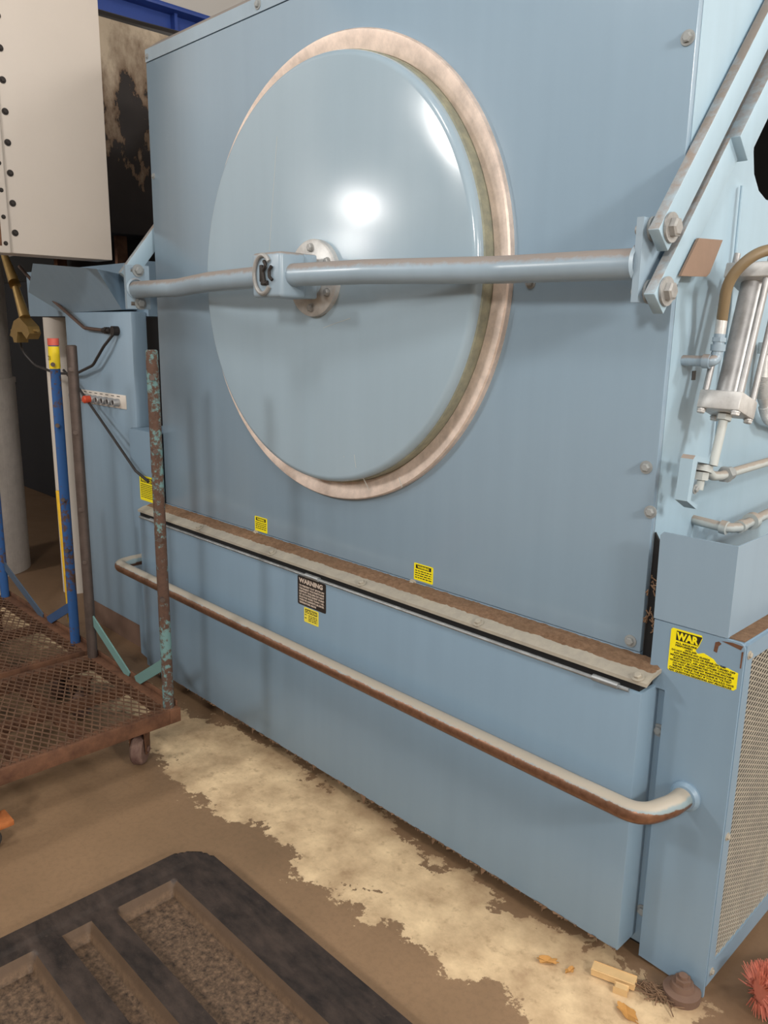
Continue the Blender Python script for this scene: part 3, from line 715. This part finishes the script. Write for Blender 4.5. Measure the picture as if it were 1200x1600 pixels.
b = MB(); b.box(-4.0, -3.93, 1.1, 1.12, 3.2, 3.46); b.build('stiffener', M_BEAM, BM)
b = MB(); b.box(-4.6, -4.45, .5, 2.8, 3.35, 4.99); b.build('ceiling_bulkhead', M_WALL, label='cream bulkhead between the blue beam and the ceiling', cat='bulkhead')
b = MB(); b.tube([(-3.98, .55, 3.1), (-3.98, .55, 4.15)], .05, 16); b.build('vertical_pipe', M_COPPER, label='dull pipe rising beside the hanging cabinet above the peeling duct', cat='pipe')
b = MB(); b.tube(fillet([(-3.45, .3, 3.14), (-3.5, .6, 3.16), (-3.42, .9, 3.14), (-3.5, 1.4, 3.15)], .2), .04, 10); b.build('dark_hose', M_CABLE, label='dark hose lying on top of the peeling duct', cat='hose')
CLM = thing('round_duct', (-4.63, -.06, 0), 'galvanised round column duct at the left edge', 'duct')
b = MB(); b.cyl((-4.63, -.06, 0), (-4.63, -.06, 1.25), .27, 40); b.build('lower_section', M_COLUMN, CLM)
b = MB(); b.cyl((-4.63, -.06, 1.25), (-4.63, -.06, 2.06), .255, 40); b.cyl((-4.63, -.06, 1.23), (-4.63, -.06, 1.26), .275, 40); b.build('upper_section', M_COLUMN, CLM)
b = MB(); b.cyl((-3.81, .2, .0), (-3.81, .2, 1.635), .085, 32); b.build('cream_pipe', M_WPIPE, label='cream standing pipe just beside the control cabinet', cat='pipe')
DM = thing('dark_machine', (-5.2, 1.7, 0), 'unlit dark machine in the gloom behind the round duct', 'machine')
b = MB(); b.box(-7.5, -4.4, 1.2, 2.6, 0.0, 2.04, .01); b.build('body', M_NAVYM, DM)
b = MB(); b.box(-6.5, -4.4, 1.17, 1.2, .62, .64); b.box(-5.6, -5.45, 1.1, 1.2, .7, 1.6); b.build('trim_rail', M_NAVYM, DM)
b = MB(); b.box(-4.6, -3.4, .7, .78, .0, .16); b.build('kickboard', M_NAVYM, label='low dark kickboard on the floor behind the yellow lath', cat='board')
# dark pipework in the gap between cabinet and dryer
b = MB(); b.box(-2.9, -2.6, .5, .56, .1, 1.64); b.build('rear_shade_sheet', M_BLACK, K)  # black sheet added for the darkness behind the cabinet's edge
b = MB(); b.box(-2.572, -2.325, .5, .515, .3, 2.05); b.build('gap_shade_sheet', M_BLACK, D)  # black sheet standing in for the shade of the gap beside the dryer
GP = thing('gap_pipework', (-2.45, .3, 1.2), 'small metal pipework glimpsed in the gap beside the dryer', 'pipework')
b = MB(); b.cyl((-2.5, .3, 1.52), (-2.34, .3, 1.52), .03, 16); b.build('elbow', M_GALV, GP)
b = MB(); b.cyl((-2.45, .3, 1.2), (-2.45, .3, 1.75), .022, 12); b.build('riser', M_DARKST, GP)
b = MB(); b.cyl((-2.5, .26, 1.68), (-2.36, .26, 1.68), .012, 10); b.build('cross_pipe', M_GALV, GP)
b = MB(); b.box(-2.47, -2.4, .24, .28, 1.70, 1.74, .004); b.build('white_block', M_WPIPE, GP)
# ------------------------------------------------------------------ carts
def cart(x0, x1, ya, yb, zt, label, post_l, post_r, strap_l, strap_r, htop, tape):
    xc = (x0+x1)/2
    T = thing('platform_cart', (xc, (ya+yb)/2, 0), label, 'cart', 'rusty platform carts beside the dryer')
    wd = .045
    def rail(name, a): 
        b = MB(); b.box(*a, .003); b.build(name, M_RUST, T)
    rail('deck_rail', (x0, x1, yb-wd, yb, zt-.055, zt)); rail('deck_rail', (x0, x1, ya, ya+wd, zt-.055, zt))
    rail('deck_rail', (x0, x0+wd, ya+wd, yb-wd, zt-.055, zt)); rail('deck_rail', (x1-wd, x1, ya+wd, yb-wd, zt-.055, zt))
    rail('end_lip', (x0+.02, x1-.02, yb-.008, yb, zt, zt+.022))
    rail('cross_bar', (x0+wd, x1-wd, (ya+yb)/2-.02, (ya+yb)/2+.02, zt-.05, zt-.012)); rail('cross_bar', (x0+wd, x1-wd, yb-.36, yb-.32, zt-.05, zt-.012))
    rail('cross_bar', (xc-.02, xc+.02, ya+wd, yb-wd, zt-.054, zt-.02))
    b = MB(); X0, X1, Y0, Y1 = x0+.012, x1-.012, ya+.012, yb-.05; p = .03; s = .5
    for sg in (1, -1):
        k = -s*(X1-X0)
        while k < (Y1-Y0)+s*(X1-X0):
            lo, hi = X0, X1
            # y = Y0 + k + sg*s*(x-X0)
            if sg == 1: lo = max(lo, X0-k/s); hi = min(hi, X0+(Y1-Y0-k)/s)
            else: lo = max(lo, X0+(k-(Y1-Y0))/s); hi = min(hi, X0+k/s)
            if hi-lo > .01:
                f = lambda x: Y0+k+sg*s*(x-X0)
                b.bar((lo, f(lo), zt+.002+.001*sg), (hi, f(hi), zt+.002+.001*sg), .0045, .003, (0, 0, 1))
            k += p
    b.build('expanded_mesh_deck', M_RUSTD, T, kind='stuff')
    yp = yb-.03
    for (x, top, pm, sm, dirn) in ((x0+.035, htop, post_l, strap_l, 1), (x1-(.035 if not tape else .125), htop, post_r, strap_r, -1)):
        b = MB(); b.cyl((x, yp, zt-.01), (x, yp, top-.004), .0205, 20)
        b.cyl((x, yp, top-.004), (x, yp, top), .0205, 20, .016); po = b.build('end_post', pm, T)
        for q in (.93, .74, .5, .33):
            z = zt+(top-zt)*q; b = MB(); b.cyl((x+.01, yp-.012, z), (x+.03, yp-.02, z), .0065, 10); b.cyl((x+.028, yp-.02, z), (x+.034, yp-.022, z), .009, 10); b.build('rung_stub', M_POST, po)
        b = MB(); b.bar((x+.01*dirn, yp+.005, zt+.17), (xc-.03*dirn, yp+.02, zt+.0), .04, .006, (0, 1, 0)); b.build('brace_strap', sm, T)
        if tape and dirn == -1:
            b = MB(); b.cyl((x, yp, top-.11), (x, yp, top-.02), .0222, 20); b.build('yellow_band', M_YPAINT, po)
            b = MB(); b.cyl((x, yp, top-.016), (x, yp, top+.012), .0224, 20); b.build('red_band', M_REDTAPE, po)
            lettering(po, [text_mesh('21', .026, x-.008, top-.075, yp-.0225)], M_INK)
    for (x, y, m) in ((x1-.1, yb-.12, M_WHEEL), (x0+.1, yb-.12, M_WHEEL), (x1-.1, ya+.12, M_WHEEL), (x0+.1, ya+.12, M_WHEEL)):
        r = .058; q = Matrix.Rotation(.75, 3, 'Z')
        def turn(bb):
            for v in bb.bm.verts: v.co = q @ (v.co-Vector((x, y, 0)))+Vector((x, y, 0))
            return bb
        b = MB(); b.cyl((x-.022, y, r), (x-.014, y, r), r-.008, 28, r); b.cyl((x-.014, y, r), (x+.014, y, r), r, 28); b.cyl((x+.014, y, r), (x+.022, y, r), r, 28, r-.008); b.cyl((x-.036, y, r), (x+.036, y, r), .012, 12)
        turn(b).build('caster_wheel', m, T)
        b = MB()
        for sx in (-1, 1): b.prism([(y-.035, zt-.06), (y+.035, zt-.06), (y+.016, r-.014), (y-.016, r-.014)], 'x', x+sx*.029-.002, x+sx*.029+.002)
        b.box(x-.04, x+.04, y-.04, y+.04, zt-.064, zt-.055); turn(b).build('caster_fork', M_RUST, T)
    return T
cart(-2.285, -1.585, -1.5, -.385, .222, 'rusty mesh platform cart with bare and teal-flecked posts, nearest the dryer', M_POST, M_TEAL, M_TEALSTRAP, M_TEALSTRAP, 1.52, False)
cart(-3.33, -2.33, -1.5, -.37, .222, 'rusty mesh platform cart with blue posts, partly out of frame', M_BLUEPOST, M_BLUEPOST, M_NAVY, M_NAVY2, 1.53, True)
# rusty orange caster bracket jutting in at the left edge
OB = thing('orange_dolly', (-1.53, -1.3, 0), 'orange rusted dolly corner with a small caster at the left edge', 'dolly')
b = MB(); b.box(-1.57, -1.49, -1.6, -1.03, .075, .095, .004); b.build('plate', M_ORANGE, OB)
b = MB(); b.box(-1.57, -1.54, -1.6, -1.06, .095, .17, .004); b.build('upstand', M_ORANGE, OB)
b = MB(); b.cyl((-1.545, -1.1, .0375), (-1.515, -1.1, .0375), .0375, 22); b.build('caster_wheel', M_CABLE, OB)
b = MB(); b.cyl((-1.545, -1.5, .0375), (-1.515, -1.5, .0375), .0375, 22); b.build('caster_wheel', M_CABLE, OB)
# yellow lath leaning behind the blue post
b = MB(); b.bar((-2.63, -.345, .25), (-2.655, -.345, .87), .03, .012, (0, 1, 0), .002)
b.build('yellow_lath', M_LATH, label='chipped yellow lath standing behind the blue cart post', cat='lath')
# ------------------------------------------------------------------ black plastic tray on the floor
TX0, TX1, TY0, TY1 = -1.066, .12, -1.78, -.640; RAD = .12; HT = .06
def sstep(a, b, x): t = max(0, min(1, (x-a)/(b-a))); return t*t*(3-2*t)
rec = [(-.955, -.79, 1, .036), (-1.1, -1.035, 1, .03), (-1.35, -1.185, 1, .036), (-1.5, -1.435, 1, .03)]
recs = [(-.962, -.782), (-1.108, -1.028), (-1.345, -1.178), (-1.5, -1.42)]
def trayh(x, y):
    h = HT
    xi = min(x-(-.962), TX1-.12-x)
    for a, bb in recs:
        d = min(y-a, bb-y, xi); h -= .046*sstep(0, .016, d)
    # shallow step in the rim
    dr_ = min(TY1-y, x-TX0); h -= .004*sstep(.062, .07, dr_)
    return h
def rr_project(x, y):
    cx = min(max(x, TX0+RAD), TX1-RAD); cy_ = min(max(y, TY0+RAD), TY1-RAD)
    d = math.hypot(x-cx, y-cy_)
    if d > RAD: return cx+(x-cx)*RAD/d, cy_+(y-cy_)*RAD/d, True
    return x, y, d > RAD-1e-6
b = MB(); st_ = .008; nx = int((TX1-TX0)/st_); ny = int((TY1-TY0)/st_); G = []
for i in range(nx+1):
    row = []
    for j in range(ny+1):
        x, y, e = rr_project(TX0+st_*i, TY0+st_*j)
        row.append(b.bm.verts.new((x, y, .0 if e else trayh(x, y)-(.008*sstep(.012, 0, 0)))))
    G.append(row)
for i in range(nx):
    for j in range(ny):
        try: b.bm.faces.new((G[i][j], G[i+1][j], G[i+1][j+1], G[i][j+1]))
        except ValueError: pass
bmesh.ops.remove_doubles(b.bm, verts=b.bm.verts, dist=1e-5)
me = b.mesh('plastic_tray', M_TRAY, 60)
place(bpy.data.objects.new('plastic_tray', me), None, 'black ribbed plastic pallet tray lying on the floor', 'tray')
# ------------------------------------------------------------------ litter on the floor
def leaf(loc, rz, size, seed, label):
    rnd = random.Random(seed); b = MB(); n = 26; top = []; bot = []
    for i in range(n):
        t = i/n*2*math.pi; lob = .55+.3*abs(math.sin(t*3.5))*rnd.uniform(.7, 1.1)
        x = math.cos(t)*size*.5*(lob+.3); y = math.sin(t)*size*.28*(lob+.2); z = .004+.006*abs(math.sin(t*2+seed))
        top.append(b.bm.verts.new((x, y, z+.001))); bot.append(b.bm.verts.new((x, y, z)))
    ct = b.bm.verts.new((0, 0, .003)); cb = b.bm.verts.new((0, 0, .002))
    for i in range(n):
        j = (i+1) % n; b.bm.faces.new((ct, top[i], top[j])); b.bm.faces.new((cb, bot[j], bot[i])); b.bm.faces.new((top[i], bot[i], bot[j], top[j]))
    b.cyl((size*.3, 0, .003), (size*.62, .004, .002), .0012, 6)
    for v in b.bm.verts: v.co = Matrix.Rotation(rz, 3, 'Z') @ v.co + Vector(loc)
    return b.build('dry_leaf', M_LEAF, label=label, cat='leaf', group='dry leaves on the floor')
leaf((-.07, -.215, 0), .6, .05, 1, 'yellowish lobed dry leaf lying farthest from the wood chip')
leaf((.158, -.212, 0), -.3, .06, 2, 'orange dry leaf at the bottom edge of the floor')
leaf((-.01, -.2, 0), 1.4, .03, 3, 'small brown curled leaf between the two larger leaves')
b = MB(); b.bar((.03, -.155, .012), (.13, -.125, .014), .03, .016, (0, 0, 1), .002); b.build('wood_chip', M_WOOD, label='long splintered wood offcut by the machine corner', cat='wood chip')
b = MB(); b.bar((.098, -.168, .009), (.128, -.158, .009), .02, .016, (0, 0, 1), .002); b.build('wood_chip', M_WOOD, label='short wood block in front of the long offcut', cat='wood chip')
b = MB()
for i in range(60):
    a = random.uniform(0, 6.28); r = random.uniform(.005, .05); x = .175+r*math.cos(a); y = -.1+r*.6*math.sin(a)
    b.tube([(x, y, .003), (x+random.uniform(-.03, .03), y+random.uniform(-.02, .02), random.uniform(.006, .02)), (x+random.uniform(-.05, .05), y+random.uniform(-.03, .03), .004)], .0016, 5)
b.build('lint_clump', M_LINT, label='matted clump of brown lint at the machine foot', cat='lint', kind='stuff')
BR = thing('scrub_brush', (.42, .09, 0), 'coral-pink bristle brush on the floor at the right edge', 'brush')
b = MB(); b.cyl((.375, .02, .066), (.495, .18, .066), .035, 20); b.build('core', M_BRISTLE, BR)
b = MB(); axd = Vector((.12, .16, 0)).normalized(); e1 = Vector((0, 0, 1)); e2 = axd.cross(e1)
for i in range(1500):
    p = Vector((.375, .02, .066))+axd*random.uniform(-.01, .2); a = random.uniform(0, 6.283); d = e1*math.cos(a)+e2*math.sin(a)
    d = (d+axd*random.uniform(-.25, .25)).normalized(); l = random.uniform(.058, .068); b.cyl(p+d*.03, p+d*l, .0022, 4, .0008, caps=False)
b.build('bristles', M_BRISTLE, BR, kind='stuff')
